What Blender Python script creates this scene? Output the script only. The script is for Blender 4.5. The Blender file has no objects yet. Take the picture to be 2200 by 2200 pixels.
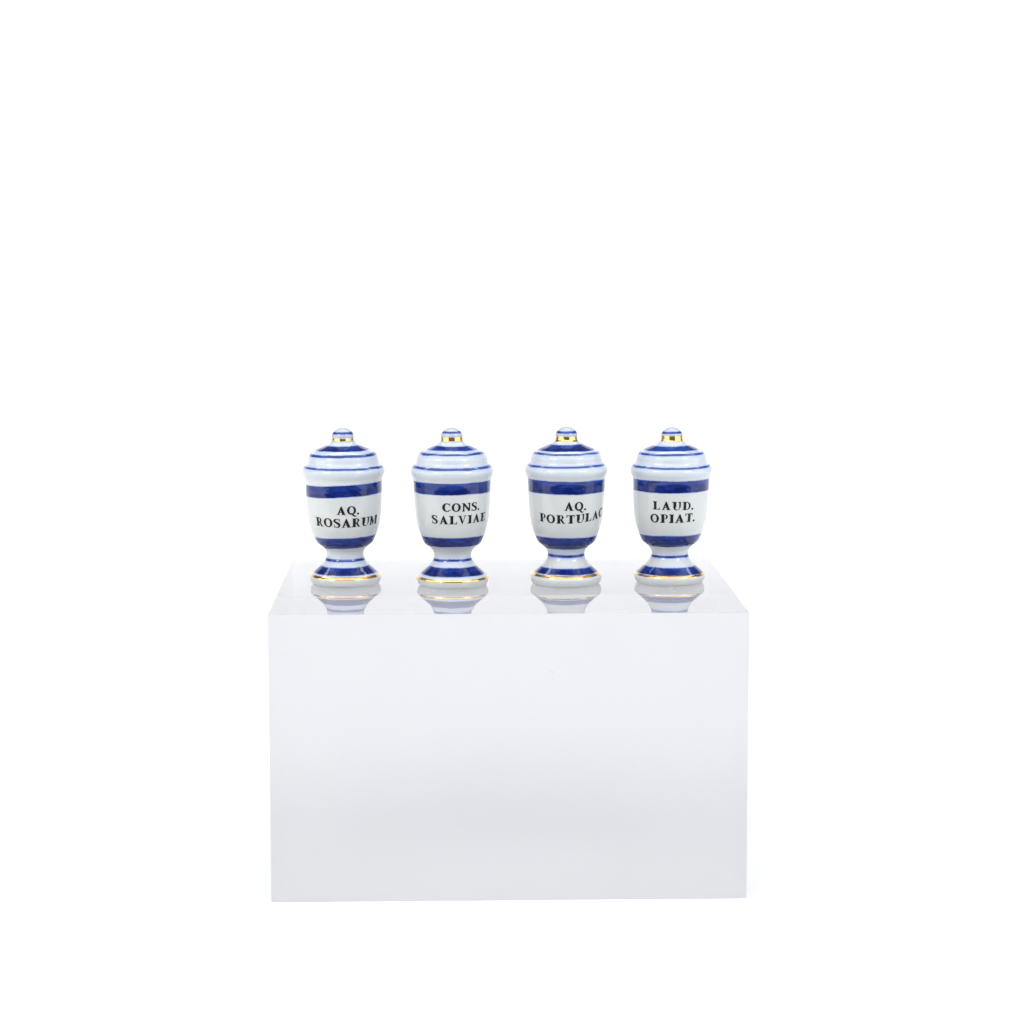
import bpy, bmesh, math, random
from mathutils import Vector, noise
S = bpy.context.scene
MM = 0.001

# ------------------------------------------------------------ camera
cd = bpy.data.cameras.new('camera'); cam = bpy.data.objects.new('camera', cd)
S.collection.objects.link(cam); S.camera = cam
cam.location = (-0.012222, -0.489756, 0.083210)
cam.rotation_euler = (1.44500195, 0.00085831, -0.02627643)
cd.sensor_fit = 'HORIZONTAL'; cd.sensor_width = 36.0; cd.lens = 36.0*5144.393/2200.0
cd.clip_start = 0.01; cd.clip_end = 20

# ------------------------------------------------------------ world and lamps
w = bpy.data.worlds.new('World'); S.world = w; w.use_nodes = True
bg = w.node_tree.nodes['Background']
bg.inputs['Color'].default_value = (0.93, 0.96, 1.0, 1); bg.inputs['Strength'].default_value = 0.17

def area(name, loc, target, sx, sy, power, col=(1, 1, 1)):
    l = bpy.data.lights.new(name, 'AREA'); l.shape = 'RECTANGLE'; l.size = sx; l.size_y = sy
    l.energy = power; l.color = col
    o = bpy.data.objects.new(name, l); S.collection.objects.link(o)
    o.location = loc
    o.rotation_euler = (Vector(target)-Vector(loc)).to_track_quat('-Z', 'Y').to_euler()
    return o
area('softbox_left',  (-0.62, -0.26, 0.15), (0, 0.02, 0.03), 0.95, 0.50, 2.45, (1.0, 0.99, 0.97))
area('softbox_right', (0.62, -0.26, 0.15), (0, 0.02, 0.03), 0.95, 0.50, 2.25, (0.97, 0.99, 1.0))
area('softbox_top',   (0, -0.15, 0.85), (0, 0.0, 0), 1.8, 0.95, 6.6, (0.98, 0.99, 1.0))
area('strobe_left',  (-0.47, -0.34, 0.42), (0, 0.04, 0.02), 0.20, 0.12, 1.0, (1.0, 0.99, 0.97))
area('strobe_right', (0.47, -0.34, 0.42), (0, 0.04, 0.02), 0.20, 0.12, 0.95, (0.98, 0.99, 1.0))
area('rear_fill',    (0, 0.36, 0.72), (0, 0.36, 0.0), 1.3, 0.14, 2.3)  # added light, out of view, brightens the floor behind the block
area('backdrop_fill', (0, 0.50, 0.50), (0, 1.05, 0.0), 2.2, 0.30, 3.2)  # unseen fill put in so the sweep clips to white
area('floor_fill',    (0, -0.85, 0.75), (0, -0.20, -0.06), 1.6, 0.3, 4.0)  # extra fill added from off frame to whiten the paper in front

S.view_settings.view_transform = 'Standard'; S.view_settings.look = 'None'
S.view_settings.exposure = 0; S.view_settings.gamma = 1
cy = S.cycles
cy.max_bounces = 24; cy.transmission_bounces = 20; cy.glossy_bounces = 12; cy.diffuse_bounces = 6
cy.caustics_reflective = True; cy.caustics_refractive = True; cy.blur_glossy = 0.3
cy.volume_bounces = 6; cy.use_denoising = True; cy.sample_clamp_indirect = 8

# ------------------------------------------------------------ helpers
def link(name, me, mat, parent=None):
    o = bpy.data.objects.new(name, me); S.collection.objects.link(o)
    if mat: me.materials.append(mat)
    if parent: o.parent = parent
    return o
def smooth(me, deg=35):
    for p in me.polygons: p.use_smooth = True
    me.set_sharp_from_angle(angle=math.radians(deg))

class NT:
    def __init__(s, name):
        s.m = bpy.data.materials.new(name); s.m.use_nodes = True; s.t = s.m.node_tree
        s.b = s.t.nodes['Principled BSDF']
    def n(s, typ, **k):
        x = s.t.nodes.new(typ)
        for a, v in k.items(): setattr(x, a, v)
        return x
    def put(s, sock, v):
        if isinstance(v, bpy.types.NodeSocket): s.t.links.new(v, sock)
        else: sock.default_value = v
    def math(s, op, a, b=0.0, c=0.0, clamp=False):
        x = s.n('ShaderNodeMath', operation=op, use_clamp=clamp)
        s.put(x.inputs[0], a); s.put(x.inputs[1], b); s.put(x.inputs[2], c)
        return x.outputs[0]
    def step(s, v, a, b):
        x = s.n('ShaderNodeMapRange', interpolation_type='SMOOTHSTEP')
        s.put(x.inputs['Value'], v); s.put(x.inputs['From Min'], a); s.put(x.inputs['From Max'], b)
        return x.outputs[0]
    def noise(s, vec, scale, detail=2, rough=0.5):
        x = s.n('ShaderNodeTexNoise'); s.put(x.inputs['Vector'], vec)
        s.put(x.inputs['Scale'], scale); s.put(x.inputs['Detail'], detail); s.put(x.inputs['Roughness'], rough)
        return x.outputs['Fac']
    def mix(s, f, a, b):
        x = s.n('ShaderNodeMix', data_type='RGBA')
        s.put(x.inputs[0], f); s.put(x.inputs[6], a); s.put(x.inputs[7], b)
        return x.outputs[2]
    def xyz(s, x_, y_, z_):
        c = s.n('ShaderNodeCombineXYZ'); s.put(c.inputs[0], x_); s.put(c.inputs[1], y_); s.put(c.inputs[2], z_)
        return c.outputs[0]

def porcelain(name, bands, seed, tint=0.0, tcol=(0.50, 0.60, 0.76, 1)):
    """bands: (z0, z1, tilt mm per 8 mm of x, density 0..1, halo mm) in mm, brushed on in cobalt"""
    t = NT(name)
    tc = t.n('ShaderNodeTexCoord'); sp = t.n('ShaderNodeSeparateXYZ'); t.t.links.new(tc.outputs['Object'], sp.inputs[0])
    X = t.math('MULTIPLY', sp.outputs[0], 1000.0); Y = t.math('MULTIPLY', sp.outputs[1], 1000.0); Z = t.math('MULTIPLY', sp.outputs[2], 1000.0)
    # brush direction runs round the jar: stretch the noise along it, thin across it
    v1 = t.xyz(t.math('ADD', X, seed*13.7), Y, t.math('MULTIPLY', Z, 1.2))
    v2 = t.xyz(t.math('ADD', X, seed*7.1), Y, t.math('MULTIPLY', Z, 3.0))
    wob = t.math('MULTIPLY', t.math('SUBTRACT', t.noise(v1, 0.20, 3, 0.55), 0.5), 0.42)
    fine = t.math('MULTIPLY', t.math('SUBTRACT', t.noise(v1, 1.6, 3, 0.6), 0.5), 0.09)
    z0 = t.math('ADD', Z, t.math('ADD', wob, fine))
    mottle = t.noise(v2, 0.33, 4, 0.6)
    patch = t.noise(v1, 0.55, 3, 0.55)
    ink = 0.0; halo = 0.0; lo = None
    for (a, b, tilt, dens, hw) in bands:
        z = t.math('SUBTRACT', z0, t.math('MULTIPLY', X, tilt/8.0))
        e = min(0.13, (b-a)*0.34)
        m = t.math('MULTIPLY', t.step(z, a-e, a+e), t.math('SUBTRACT', 1.0, t.step(z, b-e, b+e)))
        d = t.math('MULTIPLY', m, t.math('ADD', dens, t.math('MULTIPLY', t.math('SUBTRACT', patch, 0.5), 1.6*(1.0-dens)), clamp=True))
        ink = t.math('MAXIMUM', ink, d)
        h = t.math('MULTIPLY', t.step(z, a-hw, a-0.15*hw), t.math('SUBTRACT', 1.0, t.step(z, b+0.15*hw, b+hw)))
        halo = t.math('MAXIMUM', halo, h)
        # glaze pools toward the lower edge of a broad band
        if b-a > 1.0:
            g = t.math('MULTIPLY', m, t.math('SUBTRACT', 1.0, t.step(z, a+0.1*(b-a), b)))
            lo = g if lo is None else t.math('MAXIMUM', lo, g)
    white = t.mix(t.noise(v1, 0.12, 2), (0.585, 0.618, 0.630, 1), (0.645, 0.660, 0.652, 1))
    if tint: white = t.mix(tint, white, tcol)
    c = t.mix(t.math('MULTIPLY', halo, 0.70), white, (0.44, 0.55, 0.83, 1))
    k = t.math('ADD', t.math('MULTIPLY', mottle, 2.2), t.math('MULTIPLY', lo, 0.45) if lo is not None else 0.0)
    k = t.math('SUBTRACT', k, 0.60, clamp=True)
    blue = t.mix(k, (0.015, 0.058, 0.36, 1), (0.001, 0.008, 0.110, 1))
    c = t.mix(ink, c, blue)
    # tiny iron specks in the glaze
    vo = t.n('ShaderNodeTexVoronoi'); vo.inputs['Scale'].default_value = 0.42
    t.t.links.new(t.xyz(t.math('ADD', X, seed*3.3), Y, Z), vo.inputs['Vector'])
    speck = t.math('LESS_THAN', vo.outputs['Distance'], 0.022)
    c = t.mix(t.math('MULTIPLY', speck, 0.55), c, (0.12, 0.10, 0.12, 1))
    t.put(t.b.inputs['Base Color'], c)
    t.b.inputs['Roughness'].default_value = 0.05
    t.b.inputs['IOR'].default_value = 1.52
    t.b.inputs['Subsurface Weight'].default_value = 0.12
    t.b.inputs['Subsurface Radius'].default_value = (0.5, 0.55, 0.7)
    t.b.inputs['Subsurface Scale'].default_value = 0.001
    bp = t.n('ShaderNodeBump'); bp.inputs['Strength'].default_value = 0.10; bp.inputs['Distance'].default_value = 0.0004
    t.put(bp.inputs['Height'], t.noise(v1, 0.45, 2)); t.t.links.new(bp.outputs[0], t.b.inputs['Normal'])
    return t.m

def gold_mat():
    t = NT('gold_lustre')
    tc = t.n('ShaderNodeTexCoord'); mp = t.n('ShaderNodeMapping'); mp.inputs['Scale'].default_value = (1000,)*3
    t.t.links.new(tc.outputs['Object'], mp.inputs[0])
    n = t.noise(mp.outputs[0], 1.1, 3)
    t.put(t.b.inputs['Base Color'], t.mix(n, (0.93, 0.50, 0.14, 1), (1.0, 0.72, 0.28, 1)))
    t.b.inputs['Metallic'].default_value = 1.0
    t.put(t.b.inputs['Roughness'], t.math('ADD', t.math('MULTIPLY', n, 0.14), 0.06))
    bp = t.n('ShaderNodeBump'); bp.inputs['Strength'].default_value = 0.25; bp.inputs['Distance'].default_value = 0.0002
    t.put(bp.inputs['Height'], t.noise(mp.outputs[0], 0.9, 2)); t.t.links.new(bp.outputs[0], t.b.inputs['Normal'])
    return t.m

def ink_mat():
    t = NT('printed_black_ink')
    tc = t.n('ShaderNodeTexCoord')
    n = t.noise(tc.outputs['Object'], 2500, 3)
    t.put(t.b.inputs['Base Color'], t.mix(n, (0.003, 0.003, 0.003, 1), (0.018, 0.012, 0.010, 1)))
    t.b.inputs['Roughness'].default_value = 0.45
    t.b.inputs['Specular IOR Level'].default_value = 0.25
    return t.m

def acrylic_mat():
    t = NT('clear_acrylic')
    b = t.b
    b.inputs['Base Color'].default_value = (0.985, 0.985, 1.0, 1)
    b.inputs['Transmission Weight'].default_value = 1.0
    b.inputs['IOR'].default_value = 1.49
    # polished top, finely brushed front, satin sawn back, sides and underside
    tc = t.n('ShaderNodeTexCoord'); sp = t.n('ShaderNodeSeparateXYZ'); t.t.links.new(tc.outputs['Normal'], sp.inputs[0])
    top = t.math('GREATER_THAN', sp.outputs[2], 0.5); front = t.math('LESS_THAN', sp.outputs[1], -0.5)
    under = t.math('LESS_THAN', sp.outputs[2], -0.5)
    r = t.math('SUBTRACT', t.math('SUBTRACT', 0.12, t.math('MULTIPLY', top, 0.105)), t.math('MULTIPLY', front, -0.46))
    r = t.math('SUBTRACT', r, t.math('MULTIPLY', under, 0.10))
    t.put(b.inputs['Roughness'], r)
    bp = t.n('ShaderNodeBump'); bp.inputs['Strength'].default_value = 0.25; bp.inputs['Distance'].default_value = 0.00004
    t.put(bp.inputs['Height'], t.noise(tc.outputs['Object'], 130, 3, 0.6)); t.t.links.new(bp.outputs[0], b.inputs['Normal'])
    va = t.n('ShaderNodeVolumeAbsorption'); va.inputs['Color'].default_value = (0.66, 0.66, 0.695, 1); va.inputs['Density'].default_value = 8.0
    out = [n for n in t.t.nodes if n.type == 'OUTPUT_MATERIAL'][0]
    vs = t.n('ShaderNodeVolumeScatter'); vs.inputs['Color'].default_value = (0.99, 0.99, 1.0, 1); vs.inputs['Density'].default_value = 1.0
    ad = t.n('ShaderNodeAddShader'); t.t.links.new(va.outputs[0], ad.inputs[0]); t.t.links.new(vs.outputs[0], ad.inputs[1])
    t.t.links.new(ad.outputs[0], out.inputs['Volume'])
    return t.m

def sweep_mat():
    t = NT('white_paper')
    tc = t.n('ShaderNodeTexCoord')
    n = t.noise(tc.outputs['Object'], 900, 4, 0.6)
    t.put(t.b.inputs['Base Color'], t.mix(n, (0.92, 0.92, 0.92, 1), (0.95, 0.95, 0.95, 1)))
    t.b.inputs['Roughness'].default_value = 0.9
    t.b.inputs['Specular IOR Level'].default_value = 0.1
    return t.m

# ------------------------------------------------------------ the setting: a white paper sweep, floor curving up into the backdrop
FLOOR = -61.2*MM
def sweep():
    prof = [(-0.22, FLOOR), (0.2, FLOOR), (0.75, FLOOR)]
    R = 0.35
    for i in range(1, 25):
        a = math.pi/2*i/24
        prof.append((0.75+R*math.sin(a), FLOOR+R*(1-math.cos(a))))
    prof.append((0.75+R, 0.55))
    vs = []; fs = []
    for (y, z) in prof: vs += [(-1.7, y, z), (1.7, y, z)]
    for i in range(len(prof)-1): fs.append((2*i, 2*i+1, 2*i+3, 2*i+2))
    me = bpy.data.meshes.new('backdrop'); me.from_pydata(vs, [], fs); smooth(me, 40)
    o = link('backdrop', me, sweep_mat()); o['kind'] = 'structure'
    o['label'] = 'plain pure white studio backdrop and ground'
sweep()

# ------------------------------------------------------------ acrylic block
def block():
    W, D, H = 100.0, 77.52, 61.08
    bm = bmesh.new()
    bmesh.ops.create_cube(bm, size=1.0)
    for v in bm.verts:
        v.co = Vector((v.co.x*W, v.co.y*D+D/2, v.co.z*H-H/2))*MM
    bmesh.ops.bevel(bm, geom=bm.edges[:], offset=0.06*MM, segments=2, profile=0.5, affect='EDGES')
    me = bpy.data.meshes.new('acrylic_block'); bm.to_mesh(me); bm.free()
    o = link('acrylic_block', me, acrylic_mat())
    o['label'] = 'thick clear acrylic block that the four small jars stand on'
    o['category'] = 'display block'
    t = NT('painted_chip_glint')
    t.b.inputs['Base Color'].default_value = (0.85, 0.85, 0.87, 1); t.b.inputs['Roughness'].default_value = 0.5
    # glints off tiny chips, painted as pale flecks in front of the feet
    random.seed(7)
    for (cx, cyy, n) in ((-35.6, 33.0, 5), (-11.6, 30.5, 3), (37.1, 33.0, 6)):
        for k in range(n):
            x = cx+random.uniform(-7, 7); y = cyy+random.uniform(-5, 2.0); a = random.uniform(-0.5, 0.5); l = random.uniform(0.35, 0.9); wd = random.uniform(0.05, 0.16)
            vs = []
            for i in range(7):
                f = i/6-0.5; ww = wd*(1-4*f*f)+0.01; bow = 0.15*l*(f*f)
                vs += [Vector((x+l*f*math.cos(a), y+l*f*math.sin(a)+bow-ww, 0.012))*MM, Vector((x+l*f*math.cos(a), y+l*f*math.sin(a)+bow+ww, 0.012))*MM]
            me = bpy.data.meshes.new('chip_glint'); me.from_pydata(vs, [], [(2*i, 2*i+2, 2*i+3, 2*i+1) for i in range(6)])
            link('chip_glint', me, t.m, o)
    # one small curved nick in the front face
    vs = []
    for i in range(13):
        f = math.radians(-60+190*i/12); ww = 0.035*(1-((i-6)/6.5)**2)+0.006
        for q in (0.36-ww, 0.36+ww): vs.append(Vector((8.7+q*math.cos(f), -0.012, -12.4+q*math.sin(f)))*MM)
    t2 = NT('nicked_acrylic'); t2.b.inputs['Base Color'].default_value = (0.62, 0.62, 0.66, 1)
    me = bpy.data.meshes.new('nick'); me.from_pydata(vs, [], [(2*i, 2*i+2, 2*i+3, 2*i+1) for i in range(12)])
    link('nick', me, t2.m, o)
block()

# ------------------------------------------------------------ the jars
PROFILE = [(0.0, 7.226), (0.263, 7.641), (0.842, 7.89), (1.431, 7.993), (1.788, 7.961), (2.156, 7.752), (2.629, 7.221), (3.26, 6.504), (3.827, 5.859), (4.415, 5.235), (5.045, 4.777), (5.623, 4.423), (6.221, 4.215), (6.829, 4.163), (7.417, 4.276), (8.014, 4.608), (8.612, 5.188), (8.968, 5.706), (9.555, 6.349), (10.393, 6.762), (11.23, 7.114), (12.183, 7.464), (13.375, 7.835), (14.577, 8.051), (15.831, 8.245), (18.232, 8.386), (20.578, 8.495), (21.777, 8.523), (23.193, 8.583), (23.9, 8.716), (24.494, 8.942), (25.107, 9.178), (25.679, 9.239), (26.272, 9.031), (26.77, 8.575), (27.103, 8.203), (27.706, 7.923), (28.287, 7.87), (28.879, 7.704), (29.471, 7.29), (29.823, 6.814), (30.404, 5.781), (31.234, 3.715), (31.597, 3.148), (32.064, 2.683), (32.426, 2.476), (33.131, 2.455), (33.721, 2.403), (34.343, 2.001), (34.809, 1.341), (35.088, 0.722), (35.181, 0.0)]
# dense smooth profile: Catmull-Rom through the points, then a light smoothing
def dense(P, n=5):
    Q = [P[0]]
    for i in range(len(P)-1):
        p0 = P[max(i-1, 0)]; p1 = P[i]; p2 = P[i+1]; p3 = P[min(i+2, len(P)-1)]
        for k in range(1, n+1):
            t = k/n
            Q.append(tuple(0.5*((2*p1[j])+(-p0[j]+p2[j])*t+(2*p0[j]-5*p1[j]+4*p2[j]-p3[j])*t*t+(-p0[j]+3*p1[j]-3*p2[j]+p3[j])*t**3) for j in (0, 1)))
    for _ in range(5):
        Q = [Q[0]]+[tuple((Q[i-1][j]+2*Q[i][j]+Q[i+1][j])/4 for j in (0, 1)) for i in range(1, len(Q)-1)]+[Q[-1]]
    return Q
DP = dense(PROFILE)
def rad(z):
    if z <= DP[0][0]: return DP[0][1]
    for i in range(len(DP)-1):
        if DP[i][0] <= z <= DP[i+1][0]:
            f = (z-DP[i][0])/max(1e-9, DP[i+1][0]-DP[i][0]); return DP[i][1]*(1-f)+DP[i+1][1]*f
    return 0.0
def slope(z):
    return (rad(z+0.05)-rad(z-0.05))/0.10

class Jar:
    def __init__(s, seed, sc, lean):
        s.seed = seed; s.sc = sc; s.lean = lean
    def pt(s, phi, z, off=0.0):
        """surface point; phi = 0 faces the viewer, z in profile mm"""
        r = rad(z)
        if r > 0.01:
            lump = noise.noise(Vector((math.sin(phi)*0.9+s.seed*5, math.cos(phi)*0.9, z*0.10)))*0.085*min(1, r/4)
            lump += noise.noise(Vector((math.sin(phi)*2+s.seed*9, math.cos(phi)*2, z*0.35)))*0.03*min(1, r/4)
            r = r+lump
        sl = slope(z) if r > 0.3 else 0
        nr = 1/math.hypot(1, sl); nz = -sl*nr
        r += off*nr; z2 = z+off*nz
        x = math.sin(phi)*r + s.lean*z2/35.0; y = -math.cos(phi)*r
        return Vector((x*s.sc, y*s.sc, z2*s.sc))*MM
NS = 144
def lathe(jar, za, zb, cap_lo, cap_hi):
    zs = [za]+[q[0] for q in DP if za+0.02 < q[0] < zb-0.02]+[zb]
    vs = []; fs = []
    closed_top = rad(zb) < 0.02
    rings = []
    if cap_lo is not None: rings.append((za, 'in_lo'))
    for z in zs[:-1] if closed_top else zs: rings.append((z, None))
    if cap_hi is not None and not closed_top: rings.append((zb, 'in_hi'))
    for (z, kind) in rings:
        for k in range(NS):
            ph = 2*math.pi*k/NS
            p = jar.pt(ph, z)
            if kind:
                f = cap_lo if kind == 'in_lo' else cap_hi
                ax = Vector((jar.lean*z/35.0*jar.sc*MM, 0, p.z)); p = ax+(p-ax)*f
            vs.append(p)
    n = len(rings)
    for i in range(n-1):
        for k in range(NS):
            a = i*NS+k; b = i*NS+(k+1) % NS
            fs.append((a, b, b+NS, a+NS))
    if closed_top:
        c = len(vs); vs.append(jar.pt(0, zb))
        for k in range(NS): fs.append(((n-1)*NS+k, (n-1)*NS+(k+1) % NS, c))
    elif cap_hi is not None: fs.append(tuple((n-1)*NS+k for k in range(NS)))
    if cap_lo is not None: fs.append(tuple(k for k in reversed(range(NS))))
    me = bpy.data.meshes.new('porcelain'); me.from_pydata(vs, [], fs)
    smooth(me, 38)
    return me

def gold_strip(jar, za, zb, amp, salt):
    vs = []; fs = []; M = 9
    for k in range(NS):
        ph = 2*math.pi*k/NS
        c, d = math.cos(ph), math.sin(ph)
        lo = za+amp*noise.noise(Vector((c*1.6+salt, d*1.6, 1.3)))+0.3*amp*noise.noise(Vector((c*7+salt, d*7, 1.3)))
        hi = zb+amp*noise.noise(Vector((c*1.6, d*1.6+salt, 5.3)))+0.3*amp*noise.noise(Vector((c*7, d*7+salt, 4.3)))
        for i in range(M):
            t = i/(M-1); off = 0.035*(1-(2*t-1)**6)-0.012
            vs.append(jar.pt(ph, lo+(hi-lo)*t, off))
    for k in range(NS):
        for i in range(M-1):
            a = k*M+i; b = ((k+1) % NS)*M+i
            fs.append((a, b, b+1, a+1))
    me = bpy.data.meshes.new('gold'); me.from_pydata(vs, [], fs); smooth(me, 80)
    return me

# ---- serif capitals, cap height 1; each glyph = (advance width, list of polygons)
def R_(x0, y0, x1, y1): return [(x0, y0), (x1, y0), (x1, y1), (x0, y1)]
def serif(x0, x1, xs0, xs1, y, up):
    """bracketed slab serif for a stem xs0..xs1 at baseline (up=1) or cap line (up=-1)"""
    t = 0.075*up; k = 0.085*up
    return [[(x0, y), (x1, y), (x1, y+t), (xs1+0.03, y+t+k*0.35), (xs1, y+t+k), (xs0, y+t+k), (xs0-0.03, y+t+k*0.35), (x0, y+t)]]
def arc(cx, cy, ro, ri, a0, a1, n=20):
    """strip between two ellipses ro=(rx,ry) and ri=(cx offset, rx, ry)"""
    out = []
    for i in range(n):
        q = []
        for a in (a0+(a1-a0)*i/n, a0+(a1-a0)*(i+1)/n):
            a = math.radians(a)
            q.append(((cx+ro[0]*math.cos(a), cy+ro[1]*math.sin(a)), (cx+ri[0]+ri[1]*math.cos(a), cy+ri[2]*math.sin(a))))
        out.append([q[0][0], q[1][0], q[1][1], q[0][1]])
    return out
def stroke(pts, n=6):
    """pts = (x, y, width); smooth ribbon"""
    P = pts; Q = []
    for i in range(len(P)-1):
        p0 = P[max(i-1, 0)]; p1 = P[i]; p2 = P[i+1]; p3 = P[min(i+2, len(P)-1)]
        for k in range(n):
            t = k/n
            Q.append([0.5*((2*p1[j])+(-p0[j]+p2[j])*t+(2*p0[j]-5*p1[j]+4*p2[j]-p3[j])*t*t+(-p0[j]+3*p1[j]-3*p2[j]+p3[j])*t**3) for j in range(3)])
    Q.append(list(P[-1])); L = []
    for i, q in enumerate(Q):
        a = Q[max(0, i-1)]; b = Q[min(len(Q)-1, i+1)]
        dx, dy = b[0]-a[0], b[1]-a[1]; l = math.hypot(dx, dy) or 1
        L.append(((q[0]-dy/l*q[2]*.58, q[1]+dx/l*q[2]*.58), (q[0]+dy/l*q[2]*.58, q[1]-dx/l*q[2]*.58)))
    return [[L[i][0], L[i][1], L[i+1][1], L[i+1][0]] for i in range(len(L)-1)]
TK = 0.27; TN = 0.15
def stem(x): return [R_(x, 0.02, x+TK, 0.98)]
G = {}
G['I'] = (0.42, stem(0.115)+serif(0, 0.42, 0.115, 0.305, 0, 1)+serif(0, 0.42, 0.115, 0.305, 1, -1))
G['L'] = (0.74, stem(0.115)+serif(0, 0.42, 0.115, 0.305, 0, 1)+serif(0, 0.42, 0.115, 0.305, 1, -1)+[R_(0.3, 0, 0.72, 0.065), [(0.50, 0.06), (0.70, 0.06), (0.745, 0.31), (0.70, 0.31), (0.645, 0.16)]])
G['T'] = (0.78, [R_(0.295, 0.02, 0.295+TK, 0.98)]+serif(0.18, 0.60, 0.295, 0.485, 0, 1)+[R_(0.03, 0.935, 0.75, 1.0), [(0.0, 0.70), (0.045, 0.70), (0.10, 0.85), (0.22, 0.94), (0.03, 0.94)], [(0.78, 0.70), (0.735, 0.70), (0.68, 0.85), (0.56, 0.94), (0.75, 0.94)]])
G['P'] = (0.72, stem(0.115)+serif(0, 0.42, 0.115, 0.305, 0, 1)+[R_(0.0, 0.945, 0.42, 1.0), R_(0.30, 0.935, 0.45, 1.0), R_(0.30, 0.43, 0.45, 0.495)]+arc(0.42, 0.715, (0.29, 0.285), (0.0, 0.115, 0.222), -90, 90))
G['R'] = (0.86, stem(0.115)+serif(0, 0.42, 0.115, 0.305, 0, 1)+[R_(0.0, 0.945, 0.42, 1.0), R_(0.30, 0.935, 0.45, 1.0), R_(0.30, 0.46, 0.45, 0.525)]+arc(0.42, 0.73, (0.28, 0.27), (0.0, 0.105, 0.205), -90, 90)+[[(0.36, 0.50), (0.56, 0.50), (0.76, 0.06), (0.86, 0.055), (0.86, 0.0), (0.60, 0.0)]])
G['U'] = (0.84, [R_(0.115, 0.30, 0.115+TK, 0.98), R_(0.665, 0.32, 0.665+TN, 0.98)]+serif(0, 0.42, 0.115, 0.305, 1, -1)+serif(0.56, 0.84, 0.665, 0.74, 1, -1)+arc(0.4275, 0.32, (0.3125, 0.335), (0.0575, 0.18, 0.255), 180, 360))
G['N'] = (0.88, [R_(0.12, 0.02, 0.12+TN, 0.95), R_(0.69, 0.05, 0.69+TN, 0.98), [(0.05, 1.0), (0.28, 1.0), (0.765, 0.24), (0.765, 0.0), (0.68, 0.0)]]+serif(0.02, 0.30, 0.12, 0.195, 0, 1)+serif(0.58, 0.88, 0.69, 0.765, 1, -1)+[R_(0.0, 0.945, 0.2, 1.0)])
G['M'] = (1.04, [R_(0.12, 0.02, 0.12+TN, 0.95), R_(0.755, 0.02, 0.755+TK*0.92, 0.98), [(0.10, 1.0), (0.31, 1.0), (0.555, 0.28), (0.50, 0.0), (0.455, 0.0)], [(0.455, 0.0), (0.50, 0.0), (0.80, 0.96), (0.76, 0.98)]]+serif(0.02, 0.30, 0.12, 0.195, 0, 1)+serif(0.65, 1.04, 0.755, 0.93, 0, 1)+[R_(0.0, 0.945, 0.2, 1.0), R_(0.78, 0.945, 1.04, 1.0)])
G['V'] = (0.86, [[(0.10, 0.97), (0.31, 0.97), (0.50, 0.30), (0.45, -0.02), (0.41, -0.02)], [(0.41, -0.02), (0.455, -0.02), (0.745, 0.97), (0.665, 0.97)]]+[R_(0.0, 0.945, 0.42, 1.0), R_(0.58, 0.945, 0.86, 1.0)])
G['A'] = (0.88, [[(0.44, 1.02), (0.49, 1.02), (0.82, 0.03), (0.55, 0.03), (0.36, 0.66)], [(0.42, 1.02), (0.50, 0.92), (0.24, 0.03), (0.095, 0.03)], R_(0.235, 0.27, 0.60, 0.355)]+[R_(0.02, 0.0, 0.30, 0.055), R_(0.48, 0.0, 0.88, 0.055)])
G['E'] = (0.76, stem(0.115)+serif(0, 0.42, 0.115, 0.305, 0, 1)+serif(0, 0.42, 0.115, 0.305, 1, -1)+[R_(0.3, 0, 0.72, 0.065), R_(0.3, 0.935, 0.68, 1.0), R_(0.30, 0.475, 0.50, 0.535), R_(0.47, 0.36, 0.525, 0.65), [(0.50, 0.06), (0.71, 0.06), (0.755, 0.30), (0.71, 0.30), (0.655, 0.15)], [(0.50, 0.94), (0.67, 0.94), (0.70, 0.72), (0.655, 0.72), (0.62, 0.86)]])
G['D'] = (0.86, stem(0.115)+[R_(0.0, 0.945, 0.42, 1.0), R_(0.0, 0.0, 0.42, 0.055), R_(0.30, 0.935, 0.42, 1.0), R_(0.30, 0.0, 0.42, 0.065)]+arc(0.38, 0.5, (0.47, 0.5), (0.0, 0.27, 0.435), -90, 90, 26))
O_ = arc(0.44, 0.5, (0.43, 0.515), (0.0, 0.20, 0.41), 0, 360, 44)
G['O'] = (0.88, O_)
G['Q'] = (0.90, O_+stroke([(0.30, 0.10, 0.03), (0.42, 0.17, 0.07), (0.53, 0.05, 0.14), (0.66, -0.13, 0.15), (0.82, -0.19, 0.10), (0.92, -0.12, 0.04)]))
G['C'] = (0.82, arc(0.44, 0.5, (0.43, 0.515), (0.03, 0.195, 0.41), 48, 312, 34)+[[(0.70, 0.66), (0.755, 0.66), (0.775, 0.99), (0.735, 0.99), (0.70, 0.90)]]+stroke([(0.70, 0.12, 0.075), (0.76, 0.18, 0.06), (0.80, 0.26, 0.045)]))
G['S'] = (0.68, stroke([(0.56, 0.80, 0.04), (0.47, 0.93, 0.07), (0.33, 0.97, 0.08), (0.16, 0.87, 0.15), (0.15, 0.70, 0.18), (0.31, 0.555, 0.20), (0.48, 0.43, 0.21), (0.55, 0.27, 0.18), (0.49, 0.10, 0.13), (0.33, 0.025, 0.08), (0.18, 0.07, 0.07), (0.085, 0.22, 0.04)], 7)+[[(0.555, 0.66), (0.60, 0.66), (0.60, 1.0), (0.565, 1.0), (0.53, 0.90)], [(0.06, 0.0), (0.10, 0.0), (0.14, 0.12), (0.10, 0.34), (0.055, 0.34)]])
G['.'] = (0.24, [[(0.12+0.115*math.cos(i*math.pi/6), 0.105+0.125*math.sin(i*math.pi/6)) for i in range(12)]])

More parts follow.
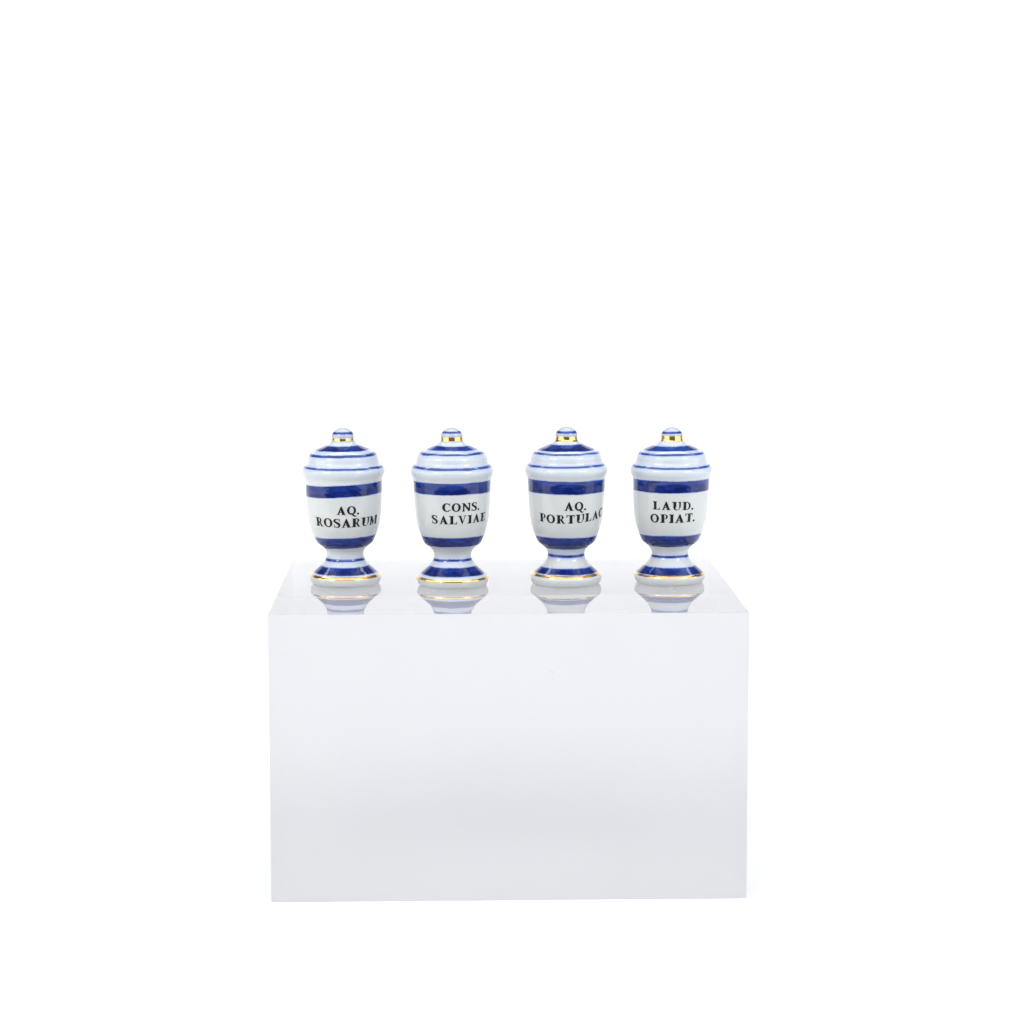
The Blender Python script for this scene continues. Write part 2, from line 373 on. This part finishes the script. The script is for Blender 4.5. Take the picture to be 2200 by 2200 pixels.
def clip(poly, ax, val, keep_less):
    out = []
    for a, b in zip(poly, poly[1:]+poly[:1]):
        ia = (a[ax] <= val) == keep_less; ib = (b[ax] <= val) == keep_less
        if ia: out.append(a)
        if ia != ib:
            t = (val-a[ax])/(b[ax]-a[ax]); out.append((a[0]+(b[0]-a[0])*t, a[1]+(b[1]-a[1])*t))
    return out
def slices(poly, step=0.22):
    todo = [poly]
    for ax in (0, 1):
        nxt = []
        for p in todo:
            lo = min(q[ax] for q in p); hi = max(q[ax] for q in p)
            n = int((hi-lo)/step)
            rest = p
            for k in range(1, n+1):
                v = lo+(hi-lo)*k/(n+1)
                a = clip(rest, ax, v, True); rest = clip(rest, ax, v, False)
                if len(a) > 2: nxt.append(a)
            if len(rest) > 2: nxt.append(rest)
        todo = nxt
    return todo
def inscription(jar, lines):
    vs = []; fs = []; layer = 0
    for (text, f0, f1, z0, z1, rise, tilt) in lines:
        h = z1-z0; r = rad((z0+z1)/2)
        nat = sum(G[c][0] for c in text)*h; span = math.radians(f1-f0)*r
        kx = min(1.27, (span-0.10*len(text))/nat)
        gaps = []
        for a, b in zip(text, text[1:]):
            g = 1.0
            if b == '.': g = 0.55
            if a+b in ('LV', 'TA', 'AT'): g = 0.55
            gaps.append(g)
        gap = (span-nat*kx)/sum(gaps)
        x = 0.0
        for ci, c in enumerate(text):
            adv, polys = G[c]
            jx = noise.noise(Vector((ci*3.1, jar.seed, z0)))*0.02
            for poly in polys:
                layer = (layer+1) % 4
                # split long shapes so that they follow the curve of the jar
                for piece in slices(poly):
                    base = len(vs)
                    for (u, v) in piece:
                        xx = x+(u*kx)*h
                        phi = math.radians(f0)+xx/r
                        z = z0+(v+jx)*h+rise*(1-math.cos(phi))+tilt*math.sin(phi)
                        vs.append(jar.pt(phi, z, 0.024+0.0025*layer))
                    fs.append(tuple(range(base, len(vs))))
            x += adv*kx*h
            if ci < len(gaps): x += gap*gaps[ci]
    me = bpy.data.meshes.new('inscription'); me.from_pydata(vs, [], fs)
    return me

GOLD = gold_mat(); INK = ink_mat()
SPLIT_FOOT = 7.0; SPLIT_LID = 24.25; SPLIT_KNOB = 32.05
def make_jar(i, loc, az, sc, lean, bands, gold_z, rim_z, lines, label, halo_foot=0.25):
    root = bpy.data.objects.new('apothecary_jar', None); S.collection.objects.link(root)
    root.empty_display_size = 0.005
    root.location = (loc[0]*MM, loc[1]*MM, 0.03*MM)
    root.rotation_euler = (0, 0, math.radians(az))
    root['label'] = label; root['category'] = 'jar'
    root['group'] = 'blue and white porcelain jars standing in a row on the clear block'
    j = Jar(i+1, sc, lean)
    scb = [(a*sc, b*sc, t, d, h) for (a, b, t, d, h) in bands]
    lower = porcelain('banded_porcelain_lower', [b for b in scb if b[1] < 24*sc], i+1)
    upper = porcelain('banded_porcelain_upper', [b for b in scb if b[0] > 24*sc], i+1.5, 0.30)
    knobm = porcelain('banded_porcelain_knob', [b for b in scb if b[0] > 33*sc], i+1.7, 0.85, (0.44, 0.48, 0.54, 1))
    body = link('bowl', lathe(j, SPLIT_FOOT, SPLIT_LID, 0.8, 0.9), lower, root)
    foot = link('foot', lathe(j, 0.0, SPLIT_FOOT, 0.93, 0.8), lower, root)
    link('gold_rim', gold_strip(j, rim_z[0], rim_z[1], 0.11, i*3.7), GOLD, foot)
    lid = link('lid', lathe(j, SPLIT_LID, SPLIT_KNOB, 0.9, 0.8), upper, root)
    link('knob', lathe(j, SPLIT_KNOB, 35.181, 0.8, None), knobm, lid)
    link('gold_band', gold_strip(j, gold_z[0], gold_z[1], 0.10, i*5.1+2), GOLD, lid)
    ins = link('inscription', inscription(j, lines), INK, root)
    return root

# bands: z0, z1, tilt, density, halo        (mm above the foot)
def bset(k, c, t1, t2, top, low, neck, foot, tl):
    return [(k[0], k[1], 0.03, 0.97, 0.28), (c[0], c[1], tl[0], 1.0, 0.60), (t1[0]-0.04, t1[1]+0.04, tl[1], 0.97, 0.80), (t2[0]-0.04, t2[1]+0.04, tl[2], 0.94, 0.60),
            (top[0], top[1], tl[3], 1.0, 0.35), (low[0], low[1], tl[4], 1.0, 0.28), (neck[0], neck[1], tl[5], 0.97, 0.9), (foot[0], foot[1], 0.0, 1.0, 0.5)]
make_jar(0, (-35.63, 41.95), 2.5, 0.9948, -0.35,
    bset((33.76, 34.32), (30.27, 31.28), (29.10, 29.57), (26.38, 26.75), (20.40, 23.07), (8.50, 11.09), (5.37, 5.94), (2.69, 4.22), (0.05, 0.10, 0.05, 0.40, 0.32, 0.05)),
    (32.29, 32.94), (1.77, 2.43),
    [('AQ.', -12.0, 23.5, 16.54, 18.44, 0.0, 0.0), ('ROSARUM', -50.5, 61.5, 13.65, 15.64, 0.75, 0.05)],
    'blue-banded white jar lettered AQ. ROSARUM, leftmost of the four')
make_jar(1, (-11.61, 39.17), 0.0, 1.0, -0.12,
    bset((34.03, 34.48), (30.45, 31.30), (29.52, 29.92), (26.50, 26.95), (21.06, 23.65), (9.22, 11.38), (5.62, 6.19), (2.68, 4.46), (0.0, 0.06, 0.05, 0.05, 0.05, 0.05)),
    (32.31, 33.24), (1.52, 2.20),
    [('CONS.', -15.6, 45.1, 17.41, 19.27, 0.3, 0.0), ('SALVIAE', -34.1, 61.5, 14.59, 16.47, 0.75, 0.0)],
    'blue-banded white jar lettered CONS. SALVIAE, second from the left')
make_jar(2, (13.75, 40.38), -2.8, 1.001, 0.05,
    bset((33.76, 34.30), (30.10, 31.40), (29.38, 29.70), (26.70, 27.05), (20.92, 23.81), (8.27, 11.07), (6.30, 6.95), (2.77, 4.02), (0.10, 0.08, 0.05, -0.02, 0.02, 0.0)),
    (31.90, 33.13), (2.12, 2.66),
    [('AQ.', -3.2, 31.5, 17.34, 19.26, 0.2, 0.0), ('PORTULAC', -45.5, 74.0, 14.45, 16.36, 1.35, 0.15)],
    'blue-banded white jar lettered AQ. PORTULAC, third from the left')
make_jar(3, (37.10, 41.66), -5.3, 0.9932, 0.30,
    bset((33.78, 34.27), (30.22, 31.13), (29.33, 29.72), (26.46, 26.82), (21.13, 23.81), (8.66, 11.31), (5.96, 6.52), (2.40, 3.96), (0.06, 0.05, 0.0, 0.02, 0.1, 0.02)),
    (32.13, 33.37), (1.86, 2.36),
    [('LAUD.', -28.3, 37.0, 17.37, 19.25, 0.1, -0.1), ('OPIAT.', -33.3, 41.5, 14.46, 16.42, 0.5, 0.1)],
    'blue-banded white jar lettered LAUD. OPIAT., rightmost of the four')
